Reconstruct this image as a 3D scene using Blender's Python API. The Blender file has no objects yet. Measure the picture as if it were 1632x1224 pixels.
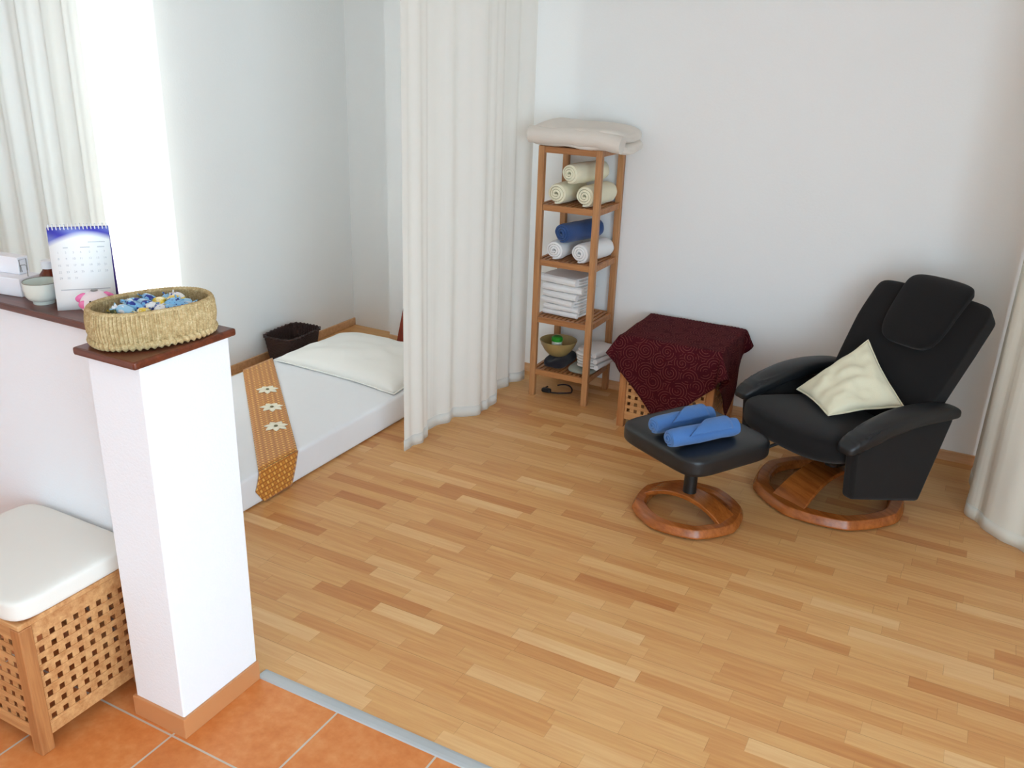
import bpy, bmesh, math, random
from mathutils import Vector, Matrix, noise
random.seed(7)
S = bpy.context.scene
C = S.collection
PI = math.pi
sin, cos, R = math.sin, math.cos, math.radians

# ------------------------------------------------------------------ mesh helper
class MB:
    def __init__(self):
        self.v = []; self.f = []; self.uv = {}
    def add(self, verts, faces, uvs=None):
        b = len(self.v)
        self.v += [tuple(p) for p in verts]
        self.f += [tuple(i + b for i in q) for q in faces]
        if uvs:
            for i, u in enumerate(uvs): self.uv[b + i] = u
    def box(self, x0, x1, y0, y1, z0, z1):
        self.add([(x0,y0,z0),(x1,y0,z0),(x1,y1,z0),(x0,y1,z0),(x0,y0,z1),(x1,y0,z1),(x1,y1,z1),(x0,y1,z1)],
                 [(0,3,2,1),(4,5,6,7),(0,1,5,4),(1,2,6,5),(2,3,7,6),(3,0,4,7)])
    def prism(self, poly, fn, d0, d1):
        """poly: list of 2D points; fn(a,b,d) -> 3D point; extruded from d0 to d1"""
        n = len(poly)
        vs = [fn(a, b, d0) for a, b in poly] + [fn(a, b, d1) for a, b in poly]
        fs = [tuple(range(n))[::-1], tuple(range(n, 2*n))]
        fs += [(i, (i+1) % n, n + (i+1) % n, n + i) for i in range(n)]
        self.add(vs, fs)
    def grid(self, fn, nu, nv, cu=False, cv=False, uvf=None):
        vs = []; us = []
        for i in range(nu if cu else nu + 1):
            for j in range(nv if cv else nv + 1):
                vs.append(fn(i / nu, j / nv))
                us.append(uvf(i / nu, j / nv) if uvf else (i / nu, j / nv))
        mu = nu if cu else nu + 1; mv = nv if cv else nv + 1
        fs = []
        for i in range(nu):
            for j in range(nv):
                a = i * mv + j; b = ((i+1) % mu) * mv + j
                c = ((i+1) % mu) * mv + (j+1) % mv; d = i * mv + (j+1) % mv
                fs.append((a, b, c, d))
        self.add(vs, fs, us)
    def lathe(self, prof, n=40, cx=0, cy=0):
        self.grid(lambda u, v: (cx + prof[min(int(round(v*(len(prof)-1))), len(prof)-1)][0]*cos(2*PI*u),
                                cy + prof[min(int(round(v*(len(prof)-1))), len(prof)-1)][0]*sin(2*PI*u),
                                prof[min(int(round(v*(len(prof)-1))), len(prof)-1)][1]), n, len(prof)-1, cu=True)
    def rbox(self, hx, hy, hz, p=6.0, n=10, fn=None, q=None):
        """rounded box / puffy cushion: a cube surface pulled onto a p-norm ball, then scaled and deformed"""
        idx = {}; vs = []; fs = []
        def vid(x, y, z):
            k = (round(x, 5), round(y, 5), round(z, 5))
            if k not in idx:
                pp = p
                s = (abs(x)**pp + abs(y)**pp + abs(z)**pp) ** (-1/pp)
                P = Vector((x*s*hx, y*s*hy, z*s*hz))
                idx[k] = len(vs); vs.append(fn(P) if fn else P)
            return idx[k]
        t = [sin((-1 + 2*i/n)*PI/2*0.92)/sin(PI/2*0.92) for i in range(n+1)]
        for i in range(n):
            for j in range(n):
                a0, a1, b0, b1 = t[i], t[i+1], t[j], t[j+1]
                for s in (-1, 1):
                    for ax in range(3):
                        quad = []
                        for (a, b) in ((a0,b0),(a1,b0),(a1,b1),(a0,b1)):
                            c = [0,0,0]; c[ax] = s; c[(ax+1)%3] = a; c[(ax+2)%3] = b
                            quad.append(vid(*c))
                        fs.append(tuple(quad if s > 0 else quad[::-1]))
        self.add(vs, fs)
    def tube(self, pts, r, n=10, closed=False, caps=True):
        pts = [Vector(p) for p in pts]; m = len(pts)
        rr = r if isinstance(r, (list, tuple)) else [r]*m
        rings = []; up = Vector((0,0,1))
        prev = None
        for i in range(m):
            if closed: t = pts[(i+1) % m] - pts[i-1]
            else: t = pts[min(i+1, m-1)] - pts[max(i-1, 0)]
            t.normalize()
            if prev is None:
                a = up if abs(t.z) < .9 else Vector((1,0,0))
                nx = t.cross(a).normalized()
            else:
                nx = (prev - t * prev.dot(t)).normalized()
            prev = nx; ny = t.cross(nx)
            rings.append([pts[i] + (nx*cos(2*PI*k/n) + ny*sin(2*PI*k/n))*rr[i] for k in range(n)])
        vs = [p for ring in rings for p in ring]; fs = []
        for i in range(m if closed else m-1):
            for k in range(n):
                a = i*n + k; b = i*n + (k+1) % n; i2 = (i+1) % m
                fs.append((a, b, i2*n + (k+1) % n, i2*n + k))
        if not closed and caps:
            fs.append(tuple(range(n))[::-1]); fs.append(tuple(range((m-1)*n, m*n)))
        self.add(vs, fs)
    def build(self, name, mat, parent=None, smooth=True, bevel=0, sub=0, solid=0, seg=2, angle=35):
        me = bpy.data.meshes.new(name)
        me.from_pydata(self.v, [], self.f); me.update()
        if self.uv:
            ul = me.uv_layers.new(name='UVMap')
            for l in me.loops:
                ul.data[l.index].uv = self.uv.get(l.vertex_index, (0, 0))
        bm = bmesh.new(); bm.from_mesh(me)
        bmesh.ops.remove_doubles(bm, verts=bm.verts, dist=1e-5)
        bmesh.ops.recalc_face_normals(bm, faces=bm.faces)
        bm.to_mesh(me); bm.free()
        if mat: me.materials.append(mat)
        o = bpy.data.objects.new(name, me); C.objects.link(o)
        if parent: o.parent = parent
        if smooth:
            for p in me.polygons: p.use_smooth = True
            try: me.set_sharp_from_angle(angle=R(angle))
            except Exception: pass
        if solid:
            m = o.modifiers.new('solid', 'SOLIDIFY'); m.thickness = solid; m.offset = 0
        if bevel:
            m = o.modifiers.new('bevel', 'BEVEL'); m.width = bevel; m.segments = seg; m.limit_method = 'ANGLE'; m.angle_limit = R(40)
        if sub:
            m = o.modifiers.new('sub', 'SUBSURF'); m.levels = sub; m.render_levels = sub
        return o

def tag(o, label=None, cat=None, group=None, kind=None):
    if label: o['label'] = label
    if cat: o['category'] = cat
    if group: o['group'] = group
    if kind: o['kind'] = kind
    return o
def thing(name, label, cat, loc=(0,0,0), rotz=0, group=None):
    o = bpy.data.objects.new(name, None); C.objects.link(o)
    o.empty_display_size = .05
    o.location = loc; o.rotation_euler = (0, 0, rotz)
    return tag(o, label, cat, group)
def struct(mb, name, mat, **k):
    return tag(mb.build(name, mat, **k), kind='structure')
def dup(root, label, loc, rot, group=None, scale=None):
    def cp(o, par):
        c = o.copy(); C.objects.link(c)
        if par: c.parent = par
        for ch in [x for x in o.children]: cp(ch, c)
        return c
    r = cp(root, None)
    r['label'] = label; r.location = loc; r.rotation_euler = rot
    if group: r['group'] = group
    if scale: r.scale = scale
    return r
def nz(x, y, z=0): return noise.noise(Vector((x, y, z)))

# ------------------------------------------------------------------ materials
def lin(c):
    return tuple(((x/255)/12.92 if x/255 <= .04045 else ((x/255+.055)/1.055)**2.4) for x in c) + (1,)
class NT:
    def __init__(self, name):
        self.m = bpy.data.materials.new(name); self.m.use_nodes = True
        self.t = self.m.node_tree; self.b = self.t.nodes['Principled BSDF']
    def n(self, typ, **k):
        o = self.t.nodes.new(typ)
        for a, v in k.items(): setattr(o, a, v)
        return o
    def l(self, a, b): self.t.links.new(a, b)
    def math(self, op, a, b=None, c=None):
        o = self.n('ShaderNodeMath', operation=op)
        for i, x in enumerate((a, b, c)):
            if x is None: continue
            if isinstance(x, (int, float)): o.inputs[i].default_value = x
            else: self.l(x, o.inputs[i])
        return o.outputs[0]
    def mix(self, fac, a, b, mode='MIX'):
        o = self.n('ShaderNodeMix', data_type='RGBA', blend_type=mode)
        for s, x in ((0, fac), (6, a), (7, b)):
            if isinstance(x, (int, float)): o.inputs[s].default_value = x
            elif isinstance(x, tuple): o.inputs[s].default_value = x
            else: self.l(x, o.inputs[s])
        return o.outputs[2]
    def ramp(self, fac, stops, interp='LINEAR'):
        o = self.n('ShaderNodeValToRGB'); cr = o.color_ramp; cr.interpolation = interp
        while len(cr.elements) < len(stops): cr.elements.new(.5)
        for e, (p, c) in zip(cr.elements, stops): e.position = p; e.color = c
        self.l(fac, o.inputs[0]); return o.outputs[0]
    def coord(self, which='Object', scale=(1,1,1), rot=(0,0,0), loc=(0,0,0)):
        tc = self.n('ShaderNodeTexCoord'); mp = self.n('ShaderNodeMapping')
        mp.inputs['Scale'].default_value = scale; mp.inputs['Rotation'].default_value = rot; mp.inputs['Location'].default_value = loc
        self.l(tc.outputs[which], mp.inputs[0]); return mp.outputs[0]
    def noise(self, vec, scale, detail=3, rough=.5):
        o = self.n('ShaderNodeTexNoise'); o.inputs['Scale'].default_value = scale
        o.inputs['Detail'].default_value = detail; o.inputs['Roughness'].default_value = rough
        self.l(vec, o.inputs['Vector']); return o.outputs[0]
    def bump(self, h, strength, dist=.002):
        o = self.n('ShaderNodeBump'); o.inputs['Strength'].default_value = strength; o.inputs['Distance'].default_value = dist
        self.l(h, o.inputs['Height']); self.l(o.outputs[0], self.b.inputs['Normal'])
    def base(self, c):
        if isinstance(c, tuple): self.b.inputs['Base Color'].default_value = c
        else: self.l(c, self.b.inputs['Base Color'])
    def set(self, **k):
        for a, v in k.items(): self.b.inputs[a.replace('_', ' ')].default_value = v
        return self

def plain(name, c, rough=.5, bump=0, scale=200, var=.0, spec=.5, metal=0, sheen=0):
    t = NT(name); c = lin(c)
    v = t.coord('Object')
    if var:
        d = tuple(x*(1-var) for x in c[:3]) + (1,)
        t.base(t.mix(t.noise(v, scale*.05, 3), d, c))
    else: t.base(c)
    t.set(Roughness=rough, Metallic=metal)
    t.b.inputs['Specular IOR Level'].default_value = spec
    if sheen: t.b.inputs['Sheen Weight'].default_value = sheen
    if bump: t.bump(t.noise(v, scale, 2), bump)
    return t.m
def wood(name, c1, c2, rough=.4, axis=0, scale=6, spec=.5):
    t = NT(name); sc = [18, 18, 18]; sc[axis] = 1.2
    v = t.coord('Object', scale=tuple(sc))
    a = t.noise(v, scale*.35, 4, .6); b = t.noise(v, scale*1.6, 2, .6)
    f = t.math('ADD', t.math('MULTIPLY', a, .75), t.math('MULTIPLY', b, .25))
    t.base(t.ramp(f, [(.32, lin(c1)), (.68, lin(c2))]))
    t.set(Roughness=rough); t.b.inputs['Specular IOR Level'].default_value = spec
    t.bump(b, .08, .001)
    return t.m

M = {}
# plaster walls
def plaster(name, c, k=.12, s=160):
    t = NT(name); v = t.coord('Object')
    t.base(lin(c)); t.set(Roughness=.9); t.b.inputs['Specular IOR Level'].default_value = .2
    t.bump(t.noise(v, s, 3, .6), k, .004); return t.m
M['wall'] = plaster('white wallpaper', (240,241,240), .18, 90)
M['rough'] = plaster('white roughcast', (240,242,245), .35, 120)
M['ceil'] = plaster('ceiling white', (238,238,236))

def laminate():
    t = NT('beech strip laminate')
    tc = t.n('ShaderNodeTexCoord'); sp = t.n('ShaderNodeSeparateXYZ'); t.l(tc.outputs['Object'], sp.inputs[0])
    x, y = sp.outputs[0], sp.outputs[1]
    h = .064
    row = t.math('FLOOR', t.math('DIVIDE', y, h))
    wn = t.n('ShaderNodeTexWhiteNoise', noise_dimensions='1D'); t.l(row, wn.inputs['W'])
    xs = t.math('ADD', x, t.math('MULTIPLY', wn.outputs[0], 7.3))
    wl = t.n('ShaderNodeTexWhiteNoise', noise_dimensions='1D'); t.l(t.math('ADD', row, 77.3), wl.inputs['W'])
    Lx = t.math('ADD', .24, t.math('MULTIPLY', wl.outputs[0], .26))
    col = t.math('FLOOR', t.math('DIVIDE', xs, Lx))
    cv = t.n('ShaderNodeCombineXYZ'); t.l(row, cv.inputs[0]); t.l(col, cv.inputs[1])
    w2 = t.n('ShaderNodeTexWhiteNoise', noise_dimensions='2D'); t.l(cv.outputs[0], w2.inputs['Vector'])
    rnd = w2.outputs[0]
    c = t.ramp(rnd, [(0, lin((186,130,82))), (.12, lin((200,149,98))), (.5, lin((207,161,110))), (.88, lin((213,169,119))), (1, lin((221,183,137)))])
    # grain
    ofs = t.n('ShaderNodeVectorMath', operation='MULTIPLY'); t.l(tc.outputs['Object'], ofs.inputs[0]); ofs.inputs[1].default_value = (2.2, 40, 1)
    of2 = t.n('ShaderNodeVectorMath', operation='ADD'); t.l(ofs.outputs[0], of2.inputs[0])
    mv = t.n('ShaderNodeVectorMath', operation='SCALE'); t.l(w2.outputs[1], mv.inputs[0]); mv.inputs['Scale'].default_value = 30
    t.l(mv.outputs[0], of2.inputs[1])
    g = t.noise(of2.outputs[0], 1.6, 4, .6)
    c = t.mix(.4, c, t.ramp(g, [(.3, lin((176,120,72))), (.7, lin((250,228,188)))]), 'SOFT_LIGHT')
    # joints between three-strip boards and ends
    fy = t.math('FRACT', t.math('DIVIDE', y, h*3))
    jl = t.math('LESS_THAN', fy, .012)
    fx = t.math('FRACT', t.math('DIVIDE', xs, Lx))
    je = t.math('LESS_THAN', fx, .004)
    j = t.math('MAXIMUM', jl, je)
    c = t.mix(t.math('MULTIPLY', j, .35), c, lin((120,72,36)))
    t.base(c); t.set(Roughness=.42); t.b.inputs['Specular IOR Level'].default_value = .35
    t.bump(t.math('MULTIPLY', j, -1.0), .15, .001)
    return t.m
M['laminate'] = laminate()
def tiles():
    t = NT('terracotta tiles')
    tc = t.n('ShaderNodeTexCoord'); sp = t.n('ShaderNodeSeparateXYZ'); t.l(tc.outputs['Object'], sp.inputs[0])
    s = .37
    u = t.math('DIVIDE', t.math('ADD', sp.outputs[0], 1.857+.37*20), s); v = t.math('DIVIDE', t.math('ADD', sp.outputs[1], -1.424+.37*20), s)
    fu = t.math('ABSOLUTE', t.math('SUBTRACT', t.math('FRACT', t.math('ADD', u, .5)), .5))
    fv = t.math('ABSOLUTE', t.math('SUBTRACT', t.math('FRACT', t.math('ADD', v, .5)), .5))
    d = t.math('MINIMUM', fu, fv)
    g = t.math('LESS_THAN', d, .009)
    cv = t.n('ShaderNodeCombineXYZ'); t.l(t.math('FLOOR', u), cv.inputs[0]); t.l(t.math('FLOOR', v), cv.inputs[1])
    wn = t.n('ShaderNodeTexWhiteNoise', noise_dimensions='2D'); t.l(cv.outputs[0], wn.inputs['Vector'])
    n1 = t.noise(tc.outputs['Object'], 7, 4, .6); n2 = t.noise(tc.outputs['Object'], 28, 4, .6)
    f = t.math('ADD', t.math('MULTIPLY', n1, .6), t.math('MULTIPLY', n2, .4))
    c = t.ramp(f, [(.3, lin((202,116,56))), (.5, lin((214,132,70))), (.7, lin((224,152,94)))])
    c = t.mix(t.math('MULTIPLY', wn.outputs[0], .18), c, lin((198,116,58)))
    c = t.mix(g, c, lin((196,186,172)))
    t.base(c); t.set(Roughness=.45); t.b.inputs['Specular IOR Level'].default_value = .4
    t.bump(t.math('ADD', t.math('MULTIPLY', g, -1), t.math('MULTIPLY', n2, .2)), .3, .003)
    return t.m
M['tile'] = tiles()
M['skirt_tile'] = plain('terracotta skirting', (212,146,94), .45, .1, 60, .2)
M['metal'] = plain('brushed threshold', (190,196,198), .4, 0, 100, .1, .5, .3)
M['skirt'] = wood('beech skirting', (196,148,104), (224,182,138), .5, 0)
M['cap'] = wood('dark red wood', (74,34,22), (122,62,40), .28, 0, 6)
M['shelfwood'] = wood('oiled birch', (158,106,64), (202,148,98), .45, 2)
M['shelfwood_x'] = wood('oiled birch rail', (152,96,54), (194,136,84), .45, 0)
M['holwood'] = wood('acacia', (178,118,66), (222,172,116), .5, 0)
M['holleg'] = wood('acacia leg', (156,96,52), (196,136,82), .5, 2)
M['cherry'] = wood('cherry bentwood', (128,64,22), (182,104,44), .25, 0, 5)
M['redboard'] = wood('red stained wood', (120,42,26), (158,66,42), .4, 2)
def cloth(name, c, bump=.25, scale=350, var=.06, trans=0, sheen=.2):
    t = NT(name); v = t.coord('Object'); c = lin(c)
    d = tuple(x*(1-var) for x in c[:3]) + (1,)
    t.base(t.mix(t.noise(v, 12, 4), d, c)); t.set(Roughness=.95)
    t.b.inputs['Specular IOR Level'].default_value = .15; t.b.inputs['Sheen Weight'].default_value = sheen
    t.bump(t.noise(v, scale, 3, .7), bump, .003)
    if trans:
        tr = t.n('ShaderNodeBsdfTranslucent'); tr.inputs[0].default_value = c
        mx = t.n('ShaderNodeMixShader'); mx.inputs[0].default_value = trans
        out = t.t.nodes['Material Output']
        t.l(t.b.outputs[0], mx.inputs[1]); t.l(tr.outputs[0], mx.inputs[2]); t.l(mx.outputs[0], out.inputs[0])
    return t.m
M['curtain'] = cloth('cream curtain cloth', (246,244,239), .12, 300, .03, .36, 0)
M['curtain_shaded'] = cloth('shaded curtain cloth', (226,224,212), .12, 300, .03, .04, 0)  # same cream cloth; shade at the right put in as greyer colour, less translucency
M['sheet'] = cloth('white sheet', (232,233,236), .08, 250, .02, 0, 0)
M['pillowcase'] = cloth('white pillowcase', (236,234,228), .08, 250, .02, 0, 0)
M['cream_terry'] = cloth('cream terry', (240,236,208), .5, 260)
M['white_terry'] = cloth('white terry', (242,242,242), .5, 260)
M['blue_terry'] = cloth('blue terry', (80,126,190), .6, 260, .15)
M['navy_terry'] = cloth('dark blue terry', (54,84,138), .6, 260, .15)
M['blanket'] = cloth('pale fleece', (226,218,208), .4, 200)
M['greycloth'] = cloth('grey green cloth', (150,154,142), .3, 200)
M['darkcloth'] = cloth('dark cloth', (40,36,42), .4, 200)
M['stoolseat'] = cloth('off white seat cloth', (234,231,222), .1, 300, .02, 0, 0)
M['chairfab'] = cloth('black woven upholstery', (30,28,28), .5, 420, .2, 0, .1)
def leather():
    t = NT('black leather'); v = t.coord('Object')
    t.base(lin((24,26,29))); t.set(Roughness=.42); t.b.inputs['Specular IOR Level'].default_value = .5
    vo = t.n('ShaderNodeTexVoronoi'); vo.inputs['Scale'].default_value = 260; t.l(v, vo.inputs['Vector'])
    t.bump(vo.outputs['Distance'], .18, .001); return t.m
M['leather'] = leather()
M['blackmetal'] = plain('black steel', (20,20,21), .4)
M['blackplastic'] = plain('black plastic', (24,24,25), .5)
def maroon():
    t = NT('maroon spiral cloth'); uv = t.coord('UV')
    vo = t.n('ShaderNodeTexVoronoi', voronoi_dimensions='2D'); vo.inputs['Scale'].default_value = 11.5; vo.inputs['Randomness'].default_value = .75
    t.l(uv, vo.inputs['Vector'])
    sb = t.n('ShaderNodeVectorMath', operation='SUBTRACT'); t.l(uv, sb.inputs[0]); t.l(vo.outputs['Position'], sb.inputs[1])
    sp = t.n('ShaderNodeSeparateXYZ'); t.l(sb.outputs[0], sp.inputs[0])
    ang = t.math('ARCTAN2', sp.outputs[1], sp.outputs[0])
    sw = t.math('SINE', t.math('ADD', t.math('MULTIPLY', vo.outputs['Distance'], 38), ang))
    line = t.math('GREATER_THAN', sw, .74)
    br = t.math('GREATER_THAN', t.noise(uv, 26, 2), .42)
    line = t.math('MULTIPLY', line, br)
    nn = t.noise(uv, 6, 3)
    c = t.mix(nn, lin((60,14,22)), lin((80,22,30)))
    c = t.mix(t.math('MULTIPLY', line, .45), c, lin((140,80,70)))
    t.base(c); t.set(Roughness=.9); t.b.inputs['Specular IOR Level'].default_value = .1
    t.bump(t.math('ADD', line, t.math('MULTIPLY', t.noise(uv, 300, 2), .4)), .25, .002)
    return t.m
M['maroon'] = maroon()
def runner_mat():
    t = NT('gold woven runner'); tc = t.n('ShaderNodeTexCoord'); sp = t.n('ShaderNodeSeparateXYZ'); t.l(tc.outputs['UV'], sp.inputs[0])
    def tri(x, f): return t.math('ABSOLUTE', t.math('SUBTRACT', t.math('FRACT', t.math('MULTIPLY', x, f)), .5))
    k = 38
    a, b = tri(sp.outputs[0], k), tri(sp.outputs[1], k)
    d = t.math('ADD', a, b)
    dot = t.math('LESS_THAN', d, .26)
    ring = t.math('MULTIPLY', t.math('GREATER_THAN', d, .42), t.math('LESS_THAN', d, .60))
    st = t.math('GREATER_THAN', tri(sp.outputs[0], k/2), .44)
    c = t.mix(t.math('MULTIPLY', ring, .8), lin((206,136,50)), lin((150,80,30)))
    c = t.mix(t.math('MULTIPLY', dot, .85), c, lin((238,190,98)))
    c = t.mix(t.math('MULTIPLY', st, .25), c, lin((126,58,24)))
    t.base(c); t.set(Roughness=.55); t.b.inputs['Sheen Weight'].default_value = .15
    t.bump(d, .2, .002); return t.m
M['runner'] = runner_mat()
M['petal'] = cloth('ivory felt', (240,234,212), .2, 200, .04)
M['flowercentre'] = cloth('olive bead', (120,116,84), .3, 200)
def rope():
    t = NT('twisted seagrass'); v = t.coord('Object')
    n1 = t.noise(v, 60, 4, .7); n2 = t.noise(v, 220, 3, .7)
    f = t.math('ADD', t.math('MULTIPLY', n1, .5), t.math('MULTIPLY', n2, .5))
    t.base(t.ramp(f, [(.3, lin((138,112,72))), (.5, lin((188,164,118))), (.72, lin((228,212,172)))]))
    t.set(Roughness=.8); t.b.inputs['Specular IOR Level'].default_value = .2
    t.bump(n2, .5, .003); return t.m
M['rope'] = rope()
def wicker():
    t = NT('dark wicker'); v = t.coord('Object')
    w = t.n('ShaderNodeTexWave', wave_type='BANDS', bands_direction='Z'); w.inputs['Scale'].default_value = 40; w.inputs['Distortion'].default_value = 2
    t.l(v, w.inputs['Vector'])
    t.base(t.mix(w.outputs[1] if len(w.outputs) > 1 else w.outputs[0], lin((30,14,10)), lin((66,34,24)))); t.set(Roughness=.55)
    t.bump(w.outputs[1] if len(w.outputs) > 1 else w.outputs[0], .7, .004); return t.m
M['wicker'] = wicker()
def ceramic(name, c, rough=.15): return plain(name, c, rough, 0, 40, .03, .5)
M['celadon'] = ceramic('pale celadon glaze', (216,222,212))
M['darkrim'] = ceramic('brown glaze rim', (140,136,120))
M['pigwhite'] = ceramic('white glaze', (246,236,240))
M['pink'] = ceramic('pink glaze', (236,120,176))
M['black'] = plain('black dot', (20,18,20), .3)
def amber():
    t = NT('amber glass'); t.base(lin((120,48,14))); t.set(Roughness=.06)
    t.b.inputs['Transmission Weight'].default_value = .35; t.b.inputs['IOR'].default_value = 1.48; return t.m
M['amber'] = amber()
M['whiteplastic'] = plain('white plastic', (236,238,240), .4)
M['paper'] = plain('white card', (240,241,246), .7)
M['violet'] = plain('violet card', (70,52,150), .55)
M['wire'] = plain('steel wire', (150,150,148), .35, 0, 100, 0, .5, .7)
def page():
    t = NT('calendar page'); tc = t.n('ShaderNodeTexCoord'); sp = t.n('ShaderNodeSeparateXYZ'); t.l(tc.outputs['UV'], sp.inputs[0])
    u, v = sp.outputs[0], sp.outputs[1]
    # swoosh: boundary height falls at the left, crests at one third, and thins to the right
    hgt = t.math('ADD', .80, t.math('MULTIPLY', .125, t.math('SINE', t.math('MULTIPLY', t.math('ADD', u, .02), 2.5))))
    d = t.math('SUBTRACT', v, hgt)
    f = t.math('MULTIPLY', t.math('ADD', d, .035), 14)
    streak = t.math('SINE', t.math('ADD', t.math('MULTIPLY', u, 9), t.math('MULTIPLY', v, 24)))
    blue = t.mix(t.math('MULTIPLY', t.math('ADD', streak, 1), .28), lin((72,72,190)), lin((150,170,232)))
    cl = t.n('ShaderNodeClamp'); t.l(f, cl.inputs[0])
    t.base(t.mix(cl.outputs[0], lin((244,248,248)), blue)); t.set(Roughness=.5); return t.m
M['page'] = page()
M['ink'] = plain('grey ink', (186,192,198), .7)
M['bamboo'] = plain('spun bamboo', (176,152,98), .35, .1, 40, .25)
M['green'] = plain('green lid', (40,150,40), .35)
M['jar'] = plain('pale jar', (214,220,206), .2)
M['cord'] = plain('dark cord', (50,34,34), .5)
M['glass'] = None
def candy(name, c1, c2, sc):
    t = NT(name); v = t.coord('Object')
    n1 = t.noise(v, sc, 2)
    t.base(t.mix(t.math('GREATER_THAN', n1, .56), lin(c1), lin(c2))); t.set(Roughness=.3)
    return t.m
M['wrap'] = [candy('sky blue wrapper', (128,190,232), (36,54,140), 60), candy('yellow wrapper', (236,208,70), (246,236,190), 50),
             candy('white wrapper', (232,236,236), (60,90,170), 70), candy('olive wrapper', (104,116,84), (196,190,120), 60), candy('pale blue wrapper', (158,208,238), (232,240,246), 50)]

# ------------------------------------------------------------------ room shell
XL, YB, ZC = -3.95, 4.88, 2.80
XR, YF = 1.9, -2.2
b = MB(); b.box(XL-.2, XR+.1, 1.77, 5.3, -.1, 0); struct(b, 'floor', M['laminate'], smooth=False)
b = MB(); b.box(XL-.2, XR+.1, YF-.1, 1.77, -.1, 0); struct(b, 'floor_tiles', M['tile'], smooth=False)
b = MB(); b.box(XL-.2, XR+.1, YF-.1, 5.3, ZC, ZC+.1); struct(b, 'ceiling', M['ceil'], smooth=False)
b = MB(); b.box(-3.5, XR+.1, YB, YB+.1, 0, ZC); struct(b, 'wall_back', M['wall'], smooth=False)
b = MB(); b.box(XL-.1, -3.4, 5.06, 5.16, 0, ZC); b.box(-3.5, -3.4, YB+.1, 5.06, 0, ZC); struct(b, 'wall_recess', M['wall'], smooth=False)
# left wall with a window behind the bright curtain
W0, W1, WZ0, WZ1 = 2.90, 3.34, .45, 2.5
b = MB(); b.box(XL-.12, XL, YF-.1, W0, 0, ZC); b.box(XL-.12, XL, W1, 5.16, 0, ZC); b.box(XL-.12, XL, W0, W1, 0, WZ0); b.box(XL-.12, XL, W0, W1, WZ1, ZC)
struct(b, 'wall_left', M['wall'], smooth=False)
b = MB()
for y0, y1 in ((W0, W0+.05), (W1-.05, W1)): b.box(XL-.1, XL-.05, y0, y1, WZ0, WZ1)
b.box(XL-.1, XL-.05, W0+.05, W1-.05, WZ0, WZ0+.05); b.box(XL-.1, XL-.05, W0+.05, W1-.05, WZ1-.05, WZ1)
struct(b, 'window_1', M['whiteplastic'], smooth=False)
# right wall and front wall (beside and behind the camera) with their big shop windows
RW = (-2.1, 1.3, .15, 2.68)
FW = (.15, 1.4, .85, 2.25)
b = MB(); b.box(XR, XR+.12, YF-.1, RW[0], 0, ZC); b.box(XR, XR+.12, RW[1], 5.0, 0, ZC); b.box(XR, XR+.12, RW[0], RW[1], 0, RW[2]); b.box(XR, XR+.12, RW[0], RW[1], RW[3], ZC)
struct(b, 'wall_right', M['wall'], smooth=False)
b = MB(); b.box(XL, FW[0], YF-.12, YF, 0, ZC); b.box(FW[1], XR, YF-.12, YF, 0, ZC); b.box(FW[0], FW[1], YF-.12, YF, 0, FW[2]); b.box(FW[0], FW[1], YF-.12, YF, FW[3], ZC)
struct(b, 'wall_front', M['wall'], smooth=False)
b = MB()
for y in (RW[0], (RW[0]+RW[1])/2-.03, RW[1]-.06): b.box(XR+.03, XR+.09, y, y+.06, RW[2], RW[3])
struct(b, 'window_2', M['whiteplastic'], smooth=False)
b = MB()
for x in (FW[0], .74, FW[1]-.06): b.box(x, x+.06, YF-.09, YF-.03, FW[2], FW[3])
struct(b, 'window_3', M['whiteplastic'], smooth=False)
# skirtings
b = MB(); b.box(-3.5, XR, YB-.014, YB, 0, .055); struct(b, 'baseboard_back', M['skirt'], bevel=.003, smooth=False)
b = MB(); b.box(XL, XL+.014, 1.8, 5.06, 0, .055); struct(b, 'baseboard_left', M['skirt'], bevel=.003, smooth=False)
# half wall with its end pillar, wooden coping, tile skirting, floor strip
CX0, CX1, CY0, CY1 = -2.018, -1.816, 1.443, 1.752
HY0, HY1, HZ = 1.60, 1.752, 1.195
b = MB(); b.box(CX0, CX1, CY0, CY1, 0, HZ); struct(b, 'wall_pillar', M['rough'], bevel=.004, smooth=False)
b = MB(); b.box(XL, CX0, HY0, HY1, 0, HZ); struct(b, 'wall_partition', M['rough'], smooth=False)
b = MB(); b.prism([(CX0-.016, CY0-.028), (CX1+.016, CY0-.028), (CX1+.016, CY1+.016), (XL, CY1+.016), (XL, HY0-.034), (CX0-.016, HY0-.034)], lambda a, c, d: (a, c, d), HZ, HZ+.022)
struct(b, 'trim_1', M['cap'], bevel=.006, smooth=False)
b = MB(); b.box(CX0-.009, CX1+.009, CY0-.009, CY0, 0, .072); b.box(CX1, CX1+.009, CY0, CY1, 0, .072); b.box(CX0-.009, CX0, CY0, HY0, 0, .072)
struct(b, 'baseboard_pillar', M['skirt_tile'], bevel=.002, smooth=False)
b = MB(); b.prism([(1.752,0),(1.755,.004),(1.765,.006),(1.785,.006),(1.795,.004),(1.798,0)], lambda a, c, d: (d, a, c), CX1-.003, XR)
struct(b, 'trim_2', M['metal'], smooth=False)

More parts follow.
